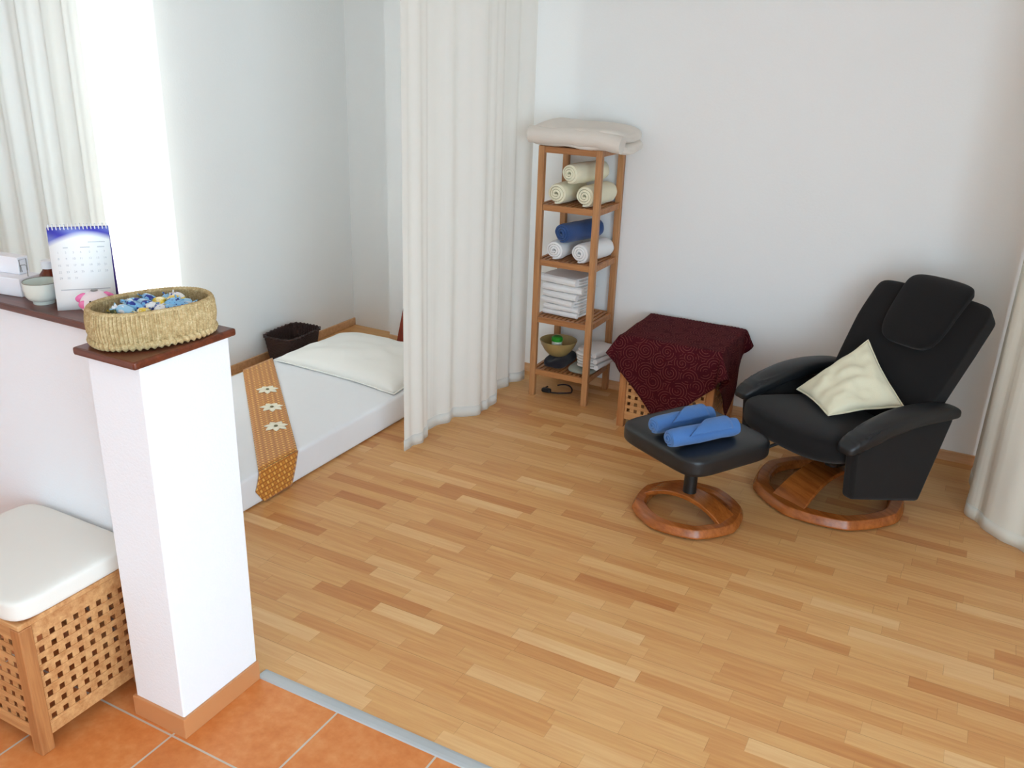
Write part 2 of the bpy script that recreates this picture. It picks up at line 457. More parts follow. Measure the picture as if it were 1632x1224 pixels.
# ------------------------------------------------------------------ curtains
def curtain(name, label, path, n, amp, z0, z1, folds, seed, group=None, mat='curtain', flare=0.25):
    """path: list of (x,y); wavy cloth hanging between z0 and z1"""
    P = [Vector((p[0], p[1], 0)) for p in path]
    seg = [(P[i+1]-P[i]).length for i in range(len(P)-1)]; L = sum(seg)
    def at(s):
        d = s*L
        for i, l in enumerate(seg):
            if d <= l or i == len(seg)-1:
                t = (P[i+1]-P[i]).normalized()
                return P[i] + t*min(d, l*1.0001), t
            d -= l
    def smooth_at(s):
        acc = Vector((0,0,0)); tt = Vector((0,0,0)); k = 0
        for ds in (-.06,-.03,0,.03,.06):
            q, t = at(min(max(s+ds*min(1, min(s, 1-s)/.06), 0), 1)); acc += q; tt += t; k += 1
        return acc/k, tt.normalized()
    def fn(u, v):
        q, t = smooth_at(u); nrm = Vector((-t.y, t.x, 0))
        ph = 2*PI*folds*u
        w = v*flare
        a = amp*(1-flare+ w*2)
        off = a*(sin(ph + .9*sin(ph*.37+seed) + .25*w) + .35*sin(ph*2.3+seed*2) + .25*nz(u*7+seed, v*1.5, seed))
        lat = amp*.55*cos(ph+seed*.3)*.6 + .02*v*nz(u*3, seed, v*2)
        lat *= min(1, min(u, 1-u)*12)
        p = q + nrm*off + t*lat
        return (p.x, p.y, z1 + (z0-z1)*v + .006*sin(ph*.5+seed)*v)
    root = thing(name, label, 'curtain', (0,0,0), 0, group)
    m = MB(); m.grid(fn, n, 40); m.build('curtain_panel', M[mat], root, angle=180)
    # hem: a stitched band that follows the cloth
    m = MB(); m.grid(lambda u, v: (lambda p0, s: (p0[0]+s[0]*.003, p0[1]+s[1]*.003, p0[2]))(fn(u, 1-.022*v), (0,0)), n, 2)
    m.build('hem', M[mat], root, solid=.006, angle=180)
    r = MB(); r.tube([(P[i].x, P[i].y, z1+.02) for i in range(len(P))], .012, 8); r.build('curtain_rail', M['whiteplastic'], root)
    return root
curtain('divider_curtain', 'long cream curtain hanging between the floor mattress and the wooden shelf', [(-2.354,3.42),(-2.368,3.50),(-2.405,3.66),(-2.42,3.80),(-2.405,3.86),(-2.345,3.98),(-2.28,4.15),(-2.30,4.22),(-2.40,4.42),(-2.40,4.52),(-2.365,4.64),(-2.355,4.71)], 300, .014, .012, ZC-.04, 5.6, 1.3)
curtain('side_curtain', 'cream curtain at the right edge behind the black recliner', [(.235,4.82),(.225,4.5),(.215,4.24),(.26,4.14),(.44,4.0),(.50,3.96)], 200, .008, .015, ZC-.04, 3.4, .4, None, 'curtain_shaded')
curtain('window_curtain', 'bright white window curtain glowing with daylight above the woven basket', [(-3.82,2.80),(-3.82,3.38)], 160, .018, .03, ZC-.04, 4.5, 2.2, 'window curtains on the left wall')
curtain('window_curtain', 'shaded pale window curtain behind the desk calendar and amber bottle', [(-3.69,1.95),(-3.69,2.84)], 220, .016, .03, ZC-.04, 7.5, 4.1, 'window curtains on the left wall')

# ------------------------------------------------------------------ lattice boxes (stool, side table)
def lattice_box(name, label, cat, x0, x1, y0, y1, H, group, seat=False):
    cx, cy = (x0+x1)/2, (y0+y1)/2; hx, hy = (x1-x0)/2, (y1-y0)/2
    t = thing(name, label, cat, (cx, cy, 0), 0)
    l = .042
    for sx in (-1, 1):
        for sy in (-1, 1):
            m = MB(); xa, xb = sorted((sx*hx, sx*(hx-l))); ya, yb = sorted((sy*hy, sy*(hy-l)))
            m.box(xa, xb, ya, yb, 0, H-.018); m.build('leg', M['holleg'], t, bevel=.004, smooth=False)
    m = MB(); m.box(-hx, hx, -hy, hy, H-.018, H); m.build('lid', M['holwood'], t, bevel=.004, smooth=False)
    zb, zt = .05, H-.02
    pitch = .0395
    def panel(along_x, s):
        m = MB(); A = (hx if along_x else hy)-l; D = (hy if along_x else hx)-.006
        def bx(a0, a1, d0, d1, z0, z1):
            if along_x: m.box(a0, a1, *sorted((s*d0, s*d1)), z0, z1)
            else: m.box(*sorted((s*d0, s*d1)), a0, a1, z0, z1)
        bx(-A, A, D-.016, D, zb, zb+.036); bx(-A, A, D-.016, D, zt-.036, zt)
        nv = int(round(2*A/pitch)); nh = int(round((zt-zb-.072)/pitch))
        pv = 2*A/nv; ph = (zt-zb-.072)/nh
        for i in range(nv+1):
            a = -A + pv*i; w = pv*.28
            bx(max(a-w, -A), min(a+w, A), D-.0055, D-.0032, zb+.03, zt-.03)
        for j in range(nh+1):
            z = zb+.036+ph*j; w = ph*.25
            bx(-A, A, D-.0036, D-.001, z-w, z+w)
        m.build('lattice_panel', M['holwood'], t, smooth=False)
    for s in (-1, 1): panel(True, s); panel(False, s)
    if seat:
        m = MB()
        def df(p):
            z = p.z + .012*max(0, 1-(p.x/hx)**2)*max(0, 1-(p.y/hy)**2)*(1 if p.z > 0 else 0)
            return Vector((p.x, p.y, z+H+.0375))
        m.rbox(hx+.012, hy+.010, .037, 8, 16, df); m.build('seat_cushion', M['stoolseat'], t)
    return t
lattice_box('storage_stool', 'wooden lattice stool with off white cushion beside the white pillar', 'stool', -2.60, -2.112, 1.178, 1.575, .455, None, True)
lattice_box('side_table', 'wooden lattice cube table mostly hidden under the maroon cloth', 'table', -1.578, -1.046, 4.352, 4.835, .535, None)
# maroon cloth draped diagonally
def tablecloth():
    hx, hy = .276, .251; cx, cy, H = -1.312, 4.593, .5375
    D = .69
    def fold(x, y):
        ox = max(0, abs(x)-hx); oy = max(0, abs(y)-hy); sx = 1 if x > 0 else -1; sy = 1 if y > 0 else -1
        px = sx*min(abs(x), hx); py = sy*min(abs(y), hy)
        if ox == 0 and oy == 0: return (px, py, H)
        if oy == 0: return (px + sx*(.004+.05*ox+.008*sin(y*22)*min(1, ox*6)), py, H-ox)
        if ox == 0: return (px, py + sy*(.004+.05*oy+.010*sin(x*19+1)*min(1, oy*6)), H-oy)
        r = math.hypot(ox, oy); th = math.atan2(oy, ox)
        out = r*(.62*sin(2*th)**.8) + .004
        return (px + sx*out*cos(th), py + sy*out*sin(th), H - math.sqrt(max(r*r-(out*.9)**2, 0)))
    n = 72
    ca, sa = cos(R(43)), sin(R(43)); h = D/math.sqrt(2)
    def fn(u, v):
        a = (2*u-1)*h; c = (2*v-1)*h
        x = a*ca - c*sa + .01; y = a*sa + c*ca - .02
        X, Y, Z = fold(x, y)
        Y = min(Y, .262)
        return (cx+X, cy+Y, Z + .001*nz(x*20, y*20))
    m = MB(); m.grid(fn, n, n, uvf=lambda u, v: (u*2*h, v*2*h))
    o = m.build('tablecloth', M['maroon'], solid=.003, angle=180)
    tag(o, 'maroon cloth with swirl pattern draped over the cube table', 'tablecloth')
tablecloth()

# ------------------------------------------------------------------ shelf tower and contents
SX0, SX1, SY0, SY1, SH = -2.214, -1.833, 4.512, 4.868, 1.475
SZ = [1.475, 1.158, .842, .500, .172]
t = thing('shelf_tower', 'tall narrow open wooden shelf tower holding towels beside the curtain', 'shelf', ((SX0+SX1)/2, (SY0+SY1)/2, 0))
hw = (SX1-SX0)/2; hd = (SY1-SY0)/2; l = .037
for sx in (-1, 1):
    for sy in (-1, 1):
        m = MB(); xa, xb = sorted((sx*hw, sx*(hw-l))); ya, yb = sorted((sy*hd, sy*(hd-.03)))
        m.box(xa, xb, ya, yb, 0, SH); m.build('leg', M['shelfwood'], t, bevel=.003, smooth=False)
for z in SZ:
    m = MB(); g = .0005
    zz = z - .002
    for sy in (-1, 1):
        ya, yb = sorted((sy*(hd-.004), sy*(hd-.024))); m.box(-hw+l+g, hw-l-g, ya, yb, zz-.034, zz)
    for sx in (-1, 1):
        xa, xb = sorted((sx*(hw-.006), sx*(hw-.024))); m.box(xa, xb, -hd+.03+g, hd-.03-g, zz-.034, zz)
    ns = 11
    for i in range(ns):
        xc = -hw+.045 + (2*hw-.09)*i/(ns-1); m.box(xc-.009, xc+.009, -hd+.026, hd-.026, zz-.016, zz-.001)
    m.build('shelf', M['shelfwood_x'], t, bevel=.002, smooth=False)
def sz(k): return SZ[k]-.0015

def towel_roll(name, label, c, ang, r, L, mat, group, turns=3.2, seed=0, flat=.94, flap=False, tilt=0):
    """rolled towel: a spiral sheet with thickness; axis horizontal"""
    root = thing(name, label, 'towel', c, ang, group)
    m = MB()
    nt = 90; nl = 16
    r0 = r*.12; th = (r-r0)/turns
    a_end = turns*2*PI
    def sp(s):
        a = a_end*s; rr = r0 + (r-th*.5-r0)*s
        return rr, a - a_end - PI*.45
    prof = []
    for i in range(nt+1):
        rr, a = sp(i/nt); prof.append(((rr+th*.34)*cos(a), (rr+th*.34)*sin(a)))
    inner = []
    for i in range(nt, -1, -1):
        rr, a = sp(i/nt); inner.append(((max(rr-th*.34, .001))*cos(a), (max(rr-th*.34, .001))*sin(a)))
    loop = prof + inner; n = len(loop)
    def pt(i, v):
        y, z = loop[i % n]
        x = (v-.5)*L
        d = math.hypot(y, z)/r
        end = abs(2*v-1)
        shr = 1 - .10*max(0, (end-.8)/.2)**2
        k = 1 + .05*nz(x*18+seed, y*14, z*14)*1.0 + .02*sin(x*25+seed)
        x += (1-d)*.012*(1 if v > .5 else -1)*max(0, (end-.7)/.3) + .006*nz(seed, y*30, z*30)*end
        y2, z2 = y*shr*k, z*shr*k*flat
        return (x, y2, max(z2, -r*.93*flat) + r*.93*flat)
    vs = [pt(i, j/nl) for j in range(nl+1) for i in range(n)]
    fs = [(j*n+i, j*n+(i+1) % n, (j+1)*n+(i+1) % n, (j+1)*n+i) for j in range(nl) for i in range(n)]
    m.add(vs, fs)
    # end faces along the spiral
    for j in (0, nl):
        m.add([vs[j*n+i] for i in range(n)], [(i, i+1, n-2-i, n-1-i) for i in range(nt)])
    m.build('rolled_cloth', mat, root, angle=50)
    if flap:
        # the free corner of the towel wrapped diagonally over the roll, with a stitched border
        f = MB(); rz = r*.93*flat
        def fl(u, v, rr=1.035):
            x0 = -.30*L; x1 = .36*L
            a0 = R(20); a1 = R(158)
            a = a0 + (a1-a0)*v
            xa = x0 + (x1-.05*L-x0)*(v**1.1); xb = x1
            x = xa + (xb-xa)*u
            return (x, -rr*r*cos(a), rr*r*.97*flat*sin(a)+rz)
        f.grid(fl, 12, 16); f.build('folded_flap', mat, root, solid=.009, angle=180)
        f = MB(); f.tube([fl(1.0, v/14, 1.06) for v in range(15)], .0045, 6); f.build('border_stitching', mat, root)
    return root
# cream rolls
G1 = 'cream rolled towels'
cxs, cys = (SX0+SX1)/2, (SY0+SY1)/2
towel_roll('rolled_towel', 'cream rolled towel at lower left on the second shelf', (-2.104, 4.692, sz(1)), R(88), .071, .285, M['cream_terry'], G1, seed=1)
towel_roll('rolled_towel', 'cream rolled towel at lower right on the second shelf', (-1.925, 4.692, sz(1)), R(85), .072, .285, M['cream_terry'], G1, seed=2)
towel_roll('rolled_towel', 'cream rolled towel on top of two others under the folded blanket', (-1.997, 4.685, sz(1)+.121), R(77), .067, .30, M['cream_terry'], G1, seed=3)
G2 = 'rolled towels on the middle shelf'
towel_roll('rolled_towel', 'white rolled towel on the left, below the dark blue roll', (-2.106, 4.692, sz(2)), R(90), .066, .285, M['white_terry'], G2, seed=4)
towel_roll('rolled_towel', 'white rolled towel on the right, below the dark blue roll', (-1.926, 4.692, sz(2)), R(81), .067, .285, M['white_terry'], G2, seed=5)
towel_roll('rolled_towel', 'dark blue rolled towel lying on two white rolls', (-2.010, 4.675, sz(2)+.107), R(74), .067, .31, M['navy_terry'], G2, seed=6)

def folded(name, label, c, rotz, w, d, h, mat, group, seed, layers=2):
    root = thing(name, label, 'towel', c, rotz, group)
    m = MB(); lh = h/layers
    for k in range(layers):
        zc = lh*(k+.5)
        def df(p, k=k, zc=zc):
            s = .006*nz(p.x*9+seed, p.y*9, k+seed)
            x = p.x*(1 - .03*k + .05*nz(seed, k*3.1, p.y*6)) + .012*nz(seed*1.7, k*2.3, .5); y = p.y + .010*nz(p.x*7, seed+k, 3)
            return Vector((x, y, p.z + zc + s*.5 + .003*nz(p.x*30+seed, p.y*30, seed)))
        m.rbox(w/2, d/2, lh*.49, 5, 12, df)
    # rolled fold edge towards the front joins the layers
    m.tube([(-w/2*.97 + w*.97*i/14, -d/2+lh*.6, h/2 + .003*nz(i*.5, seed)) for i in range(15)], h*.49, 10)
    m.build('folded_cloth', mat, root)
    return root
G3 = 'stack of folded white towels'
zc = sz(3)+.004
hts = [.031, .031, .034, .039, .043, .047]
names = ['lowest folded white towel of the stack on the fourth shelf', 'second folded white towel from the bottom of the shelf stack',
         'third folded white towel from the bottom of the shelf stack', 'third folded white towel from the top of the shelf stack',
         'second folded white towel from the top of the shelf stack', 'topmost folded white towel of the shelf stack']
for k, h in enumerate(hts):
    folded('folded_towel', names[k], (-2.058+.006*sin(k*2.1), 4.700+.004*cos(k*1.7), zc), R(-7+6*sin(k*1.9+.5)), .235 if k < 4 else .262, .240, h, M['white_terry'], G3, 10+k, 2 if k < 4 else 3)
    zc += h*1.02+.002
# bottom shelf
m = MB(); z0 = sz(4)
m.rbox(.070, .13, .024, 4, 12, lambda p: Vector((p.x-2.092, p.y+4.69, p.z+z0+.026+.012*nz(p.x*14, p.y*14, 5)*(1 if p.z > 0 else .1)+.008*(1 if p.z > 0 else 0)*sin(p.x*60))))
o = m.build('folded_dark_cloth', M['darkcloth']); tag(o, 'dark folded cloth under the bamboo bowl on the bottom shelf', 'cloth')
bowl = thing('bamboo_bowl', 'shallow bamboo bowl on the bottom shelf holding a green lidded jar', 'bowl', (-2.098, 4.66, z0+.064))
m = MB(); m.lathe([(0,0),(.05,0),(.062,.006),(.09,.035),(.112,.068),(.122,.095),(.117,.096),(.106,.07),(.085,.038),(.055,.012),(0,.010)], 48)
m.build('bowl_body', M['bamboo'], bowl); bowl.scale = (.93, .93, 1)
jar = thing('lidded_jar', 'small jar with green lid sitting in the bamboo bowl', 'jar', (-2.095, 4.632, z0+.062+.028))
m = MB(); m.lathe([(0,0),(.028,0),(.032,.006),(.032,.066),(.030,.07),(0,.07)], 32); m.build('jar_body', M['jar'], jar)
m = MB(); m.lathe([(0,.0705),(.033,.0705),(.035,.078),(.034,.092),(.026,.099),(0,.101)], 32); m.build('jar_lid', M['green'], jar)
m = MB()
m.rbox(.083, .115, .016, 3.5, 12, lambda p: Vector((p.x-1.918, p.y+4.672, p.z+z0+.017+.006*nz(p.x*14, p.y*14, 8)*(1 if p.z > 0 else .0))))
o = m.build('folded_grey_cloth', M['greycloth']); tag(o, 'grey green folded cloth at the bottom of the lowest shelf pile', 'cloth')
G4 = 'folded white towels on the bottom shelf'
zz = z0+.042
for k, (h, nm) in enumerate(((.032, 'white folded towel resting on the grey green cloth on the bottom shelf'), (.032, 'white folded towel in the middle of the bottom shelf pile'), (.036, 'topmost white folded towel beside the bamboo bowl'))):
    folded('folded_towel', nm, (-1.868+.003*k, 4.694+.002*k, zz), R(84-5*k), .225, .155, h, M['white_terry'], G4, 30+k, 2); zz += h*1.03+.003
# blanket on the top
bl = thing('folded_blanket', 'pale folded blanket lying on top of the shelf tower', 'blanket', (-1.985, 4.655, SH))
def bdf(k):
    def f(p):
        x, y = p.x, p.y
        z = p.z + .031+.056*k
        z += .022*nz(x*7+k, y*6, 2) + (.028*math.exp(-((x+.14)**2/.006+(y-.05)**2/.02)) if k and p.z > 0 else 0)
        z -= .10*max(0, x-.16)*max(0, x-.10)/.1 if x > .1 else 0
        z = max(z, 0.001 if x < .178 and p.z < 0 else -9)
        return Vector((x*(1-.03*k) + .012*nz(y*8, k, 3), y, z))
    return f
m = MB()
for k in range(2): m.rbox(.290, .19, .032, 4, 22, bdf(k))
m.tube([(-.27+.54*i/16, -.17, .060+.008*nz(i*.6, 3)-(.06*max(0, i-12)/4)*.4) for i in range(17)], .046, 12)
m.build('folded_cloth', M['blanket'], bl)
# cable below the shelf
cb = thing('power_cable', 'dark power cable with plug lying on the floor under the shelf tower', 'cable', (0,0,0))
pts = []
for i in range(40):
    a = 2*PI*i/39*.86 + 2.9
    pts.append((-2.08+.085*cos(a), 4.66+.07*sin(a), .006+.02*abs(sin(a*1.5))*(i/39)))
m = MB(); m.tube(pts, .005, 8); m.build('cord', M['cord'], cb)
m = MB(); m.rbox(.03, .016, .013, 4, 8, lambda p: Vector((p.x-2.135, p.y+4.60, p.z+.0135))); m.build('plug', M['blackplastic'], cb)

# ------------------------------------------------------------------ mattress area
mt = thing('floor_mattress', 'low white mattress under a fitted sheet on the floor behind the pillar', 'mattress', (-3.12, 3.36, 0))
m = MB()
def mdf(p):
    s = 1 if p.z > 0 else 0
    return Vector((p.x*(1+.0*s), p.y, p.z+.084 + .002*nz(p.x*6, p.y*6)*s))
m.rbox(.492, 1.07, .082, 16, 20, mdf); m.build('sheet', M['sheet'], mt)
pl = None
def pillow(name, label, cat, c, puff, mat, seed, floor=None, piping=None, pinch=.55, down=1.0, wr=1.0):
    """c: four corner points in order; puffed both ways from the patch through them"""
    c = [Vector(p) for p in c]
    nn = ((c[1]-c[0]).cross(c[3]-c[0]) + (c[3]-c[2]).cross(c[1]-c[2])).normalized()
    if nn.z < 0: nn = -nn
    root = thing(name, label, cat, (0,0,0))
    def surf(u, v, s):
        # edges pull in between the corners
        pu, pv = u, v
        k = .07
        uu = u + (.5-u)*k*4*v*(1-v)*abs(2*u-1); vv = v + (.5-v)*k*4*u*(1-u)*abs(2*v-1)
        P = c[0]*(1-uu)*(1-vv) + c[1]*uu*(1-vv) + c[2]*uu*vv + c[3]*(1-uu)*vv
        e = (max(0, 1-abs(2*u-1)**2.4)*max(0, 1-abs(2*v-1)**2.4))**pinch
        w = wr*(.16*nz(u*3.2+seed, v*3.2, seed) + .12*nz(u*7+seed, v*7, s+seed))
        P = P + nn*(s*puff*e*(1+w)*(down if s < 0 else 1)) + nn*(.006*nz(u*5, v*5, seed))
        if floor is not None: P.z = max(P.z, floor + (.002 if s > 0 else 0))
        return P
    m = MB(); n = 34
    m.grid(lambda u, v: surf(u, v, 1), n, n); m.grid(lambda u, v: surf(u, v, -1), n, n)
    m.build('pillow_body', mat, root, angle=180)
    if piping:
        q = [surf(i/20, 0, 1) for i in range(20)] + [surf(1, i/20, 1) for i in range(20)] + [surf(1-i/20, 1, 1) for i in range(20)] + [surf(0, 1-i/20, 1) for i in range(20)]
        m = MB(); m.tube(q, piping, 6, closed=True); m.build('seam', mat, root)
    return root
pillow('bed_pillow', 'large white pillow at the far end of the floor mattress', 'pillow',
       [(-3.55,3.78,.176),(-2.645,3.715,.176),(-2.60,4.34,.186),(-3.50,4.40,.186)], .105, M['pillowcase'], 3.0, .169, .004, .42, .3)
# runner with appliqued flowers
rn = thing('bed_runner', 'gold patterned runner with three white flowers laid across the mattress', 'runner')
A0, A1 = Vector((-3.605,3.565)), Vector((-3.605,3.815)); B0, B1 = Vector((-2.630,2.645)), Vector((-2.630,2.905))
zt = .171
m = MB()
def rtop(u, v):
    p = (A0*(1-v)+A1*v)*(1-u) + (B0*(1-v)+B1*v)*u
    return (p.x, p.y, zt + .001*nz(p.x*9, p.y*9) - (.004 if u > .985 else 0))
dirv = (B0-A0).normalized(); perp = Vector((-dirv.y, dirv.x))
def ruv(p): return (Vector(p[:2]).dot(perp), Vector(p[:2]).dot(dirv))
m.grid(rtop, 40, 12, uvf=lambda u, v: ruv(rtop(u, v)))
low0, low1 = [(2.645,.0), (2.622,.082)], None
def rside(u, v):
    y = B0.y + (B1.y-B0.y)*v
    # lower edge: slanted cut at the near side, floor at the far side
    if v < .28: zb = .078 - (.070)*(v/.28)
    else: zb = .008
    z = zt-.003 + (zb-(zt-.003))*u
    y -= (zt-z)*.36
    return (-2.6235 + .003*sin(u*3), y, z)
m.grid(rside, 12, 14, uvf=lambda u, v: (Vector((B0.x, B0.y+(B1.y-B0.y)*v)).dot(perp) , Vector((B0.x, B0.y+(B1.y-B0.y)*v)).dot(dirv) + (zt-rside(u, v)[2])*1.05))
m.build('runner_cloth', M['runner'], rn, solid=.003, angle=60)
for fx, fy in ((-3.265,3.40),(-3.075,3.225),(-2.89,3.05)):
    ro = random.random()*3
    fl = MB()
    npet = 7
    for k in range(npet):
        a = 2*PI*k/npet + ro; Lp = .052+.006*random.random()
        def pet(u, v, a=a, Lp=Lp):
            r = .006 + Lp*u; w = .0165*sin(PI*min(1, u*.92+.08))**.8*(2*v-1)
            return (fx + r*cos(a)-w*sin(a), fy + r*sin(a)+w*cos(a), zt+.0035+.004*sin(PI*u)-.002*abs(2*v-1))
        fl.grid(pet, 6, 4)
    f = fl.build('flower_applique', M['petal'], rn, solid=.002, angle=60)
    m = MB(); m.rbox(.009, .009, .004, 2.2, 6, lambda p: Vector((p.x+fx, p.y+fy, p.z+zt+.007))); m.build('flower_centre', M['flowercentre'], f)
# dark wicker basket between mattress and wall
wb = thing('wicker_basket', 'dark brown wicker basket between the white pillow and the left wall', 'basket', (-3.775, 4.19, 0), R(4))
m = MB()
def wk(u, v, t=0):
    a = 2*PI*u; h = .205
    s = .80+.20*min(v, 1); p = 5
    cx_, cy_ = cos(a), sin(a); k = (abs(cx_)**p+abs(cy_)**p)**(-1/p)
    rib = 1 + .012*sin(a*44)*(1 if int(v*16) % 2 else -1)
    return ((.118*s-t)*cx_*k*rib, (.175*s-t)*cy_*k*rib, h*v)
prof = [(j/16, 0) for j in range(17)] + [(1-j/8*.97, .009) for j in range(9)]
m.grid(lambda u, v: wk(u, prof[int(round(v*(len(prof)-1)))][0], prof[int(round(v*(len(prof)-1)))][1]), 176, len(prof)-1, cu=True)
m.build('basket_wall', M['wicker'], wb)
m = MB(); m.grid(lambda u, v: (.094*(2*u-1), .14*(2*v-1), .006), 4, 4); m.build('basket_bottom', M['wicker'], wb, solid=.006)
q = []
for i in range(120):
    x, y, z = wk(i/120, 1); q.append((x+.003*sin(i*1.6), y+.003*sin(i*1.6), z+.003*cos(i*1.6)))
m = MB(); m.tube(q, .008, 8, closed=True); m.build('basket_rim', M['wicker'], wb)
# red board
bd = thing('leaning_board', 'dark red wooden board leaning on the wall behind the white pillow', 'board', (-3.20, 4.80, 0))
m = MB(); m.prism([(-.185,.0),(.2,.0),(.2,.385),(-.13,.385)], lambda a, c, d: (a, d + c*.14, c), -.02, .006); m.build('board_panel', M['redboard'], bd, bevel=.004, smooth=False)

# ------------------------------------------------------------------ things on the coping
CZ = HZ+.0222
bk = thing('woven_basket', 'oval woven seagrass basket of wrapped sweets on the pillar top', 'basket', (-1.925, 1.592, CZ), R(72))
BA, BB, BH = .165, .110, .098
def bell(u, z, off=0, bul=1):
    a = 2*PI*u; k = 1 + .05*sin(PI*min(max(z/BH, 0), 1)) - .05*(1-z/BH)
    cx_, cy_ = cos(a), sin(a); p = 2.3
    s = (abs(cx_)**p + abs(cy_)**p)**(-1/p)
    return (BA*k-off)*cx_*s, (BB*k-off)*cy_*s
NC = 90
m = MB()
def bw(u, v):
    z = .012 + (BH-.012)*v
    ph = u*NC*PI + v*.6
    x, y = bell(u, z, .0065 - .0085*abs(sin(ph)) + .0012*nz(u*300, v*30))
    return (x, y, z)
m.grid(bw, NC*6, 22, cu=True)
m.build('basket_wall', M['rope'], bk, angle=180)
m = MB()
def bi(u, v):
    z = BH - (BH-.012)*v; x, y = bell(u, z, .012 + .003*abs(sin(u*NC*PI))); return (x, y, z)
m.grid(bi, NC*3, 10, cu=True); m.build('basket_lining', M['rope'], bk, angle=180)
m = MB()
def brim(u, v):
    x, y = bell(u, BH); x2, y2 = bell(u, BH, .012)
    a = PI*v; mx, my = (x+x2)/2, (y+y2)/2; tw = .0016*abs(sin(u*NC*PI + v*2))
    return (mx+(x-mx)*(cos(a)*1.15), my+(y-my)*(cos(a)*1.15), BH-.001+(.007+tw)*sin(a))
m.grid(brim, NC*4, 8, cu=True); m.build('basket_rim', M['rope'], bk, angle=180)
m = MB()
NB = 56
def braid(u, v):
    x, y = bell(u, .010); nx, ny = x/BA**2, y/BB**2; L = math.hypot(nx, ny); nx /= L; ny /= L
    a = 2*PI*v; r = .0115*(1 + .26*sin(u*NB*2*PI + a))
    return (x+nx*(r*cos(a)-.002), y+ny*(r*cos(a)-.002), .0148+r*.95*sin(a))
m.grid(braid, NB*8, 10, cu=True, cv=True); m.build('base_braid', M['rope'], bk, angle=180)
m = MB(); m.grid(lambda u, v: (bell(u, .01, .004)[0]*v, bell(u, .01, .004)[1]*v, .008), 64, 3, cu=True); m.build('basket_bottom', M['rope'], bk, solid=.006)
# wrapped sweets
def sweet(mat, label, wide):
    root = thing('wrapped_sweet', label, 'sweet', (0,0,0), 0, 'wrapped sweets in the woven basket')
    m = MB(); m.rbox(.020*wide, .0150, .0120, 2.6, 8); m.build('sweet_body', mat, root)
    for s in (-1, 1):
        m = MB()
        def tw(u, v, s=s):
            w = .004 + .012*u; z = .0035*sin(v*5*PI)*u
            return (s*(.019*wide + .013*u), (2*v-1)*w, z)
        m.grid(tw, 4, 12); m.build('twisted_end', mat, root, solid=.0008, angle=180)
    return root
LB = ['sky blue wrapped sweet with navy print in the woven basket', 'yellow wrapped sweet in the woven basket', 'white wrapped sweet with blue print in the woven basket',
      'olive green wrapped sweet in the woven basket', 'pale blue and white wrapped sweet in the woven basket']
proto = [sweet(M['wrap'][k], LB[k], w) for k, w in enumerate((1.25, .95, 1.0, 1.0, 1.2))]
spots = []
rs = random.Random(11)
for lay, (zl, sc, cnt) in enumerate(((.040, .54, 18), (.064, .60, 20), (.087, .61, 20))):
    tries = 0; got = []
    while len(got) < cnt and tries < 6000:
        tries += 1
        x = rs.uniform(-1, 1)*BA*sc; y = rs.uniform(-1, 1)*BB*sc
        if (x/(BA*sc))**2 + (y/(BB*sc))**2 > .9: continue
        if all((x-a)**2+(y-c)**2 > .028**2 for a, c, _ in got): got.append((x, y, zl + rs.uniform(-.004, .006)))
    spots += got
ca, sa = cos(R(72)), sin(R(72))
first = [True]*5
for i, (x, y, z) in enumerate(spots):
    k = rs.choice([0, 0, 0, 4, 4, 1, 1, 2, 2, 3])
    if x > .09: k = rs.choice([3, 3, 2, 0])
    loc = (-1.925 + x*ca - y*sa, 1.592 + x*sa + y*ca, CZ + z); rot = (rs.uniform(-.5, .5), rs.uniform(-.4, .4), rs.uniform(0, 2*PI))
    if first[k]:
        first[k] = False; proto[k].location = loc; proto[k].rotation_euler = rot
    else: dup(proto[k], LB[k], loc, rot)

# pink and white pig bank
pg = thing('pig_bank', 'small round white and pink ceramic pig between calendar and woven basket', 'figurine', (-2.205, 1.632, CZ), R(52)); pg.scale = (.88, .88, .86)
m = MB(); m.rbox(.049, .045, .041, 2.15, 14, lambda p: Vector((p.x, p.y, p.z+.049))); m.build('body', M['pigwhite'], pg)
for sx in (-1, 1):
    m = MB(); rm = Matrix.Rotation(R(40*sx), 3, 'Y')
    m.rbox(.019, .007, .012, 2.3, 8, lambda p, sx=sx, rm=rm: rm @ Vector((p.x, p.y, p.z*(1+.25*sx*p.x/.021))) + Vector((sx*.041, -.006, .071)))
    m.build('ear', M['pink'], pg)
    m = MB(); m.rbox(.0035, .0025, .0035, 2, 6, lambda p, sx=sx: Vector((p.x+sx*.015, p.y-.0415, p.z+.063))); m.build('eye', M['black'], pg)
    m = MB(); m.rbox(.017, .004, .014, 2.2, 8, lambda p, sx=sx: Vector((p.x+sx*.034, p.y-.029, p.z+.052))); m.build('cheek_patch', M['pink'], pg)
    for sy in (-1, 1):
        m = MB(); m.rbox(.011, .011, .011, 2.5, 6, lambda p, sx=sx, sy=sy: Vector((p.x+sx*.026, p.y+sy*.022, p.z+.0112))); m.build('foot', M['pink'], pg)
m = MB(); m.rbox(.013, .007, .010, 2.5, 8, lambda p: Vector((p.x, p.y-.045, p.z+.050))); m.build('snout', M['pink'], pg)
m = MB(); m.lathe([(0,.0885),(.010,.0885),(.012,.091),(.009,.094),(0,.095)], 20); m.build('stopper', M['wire'], pg)

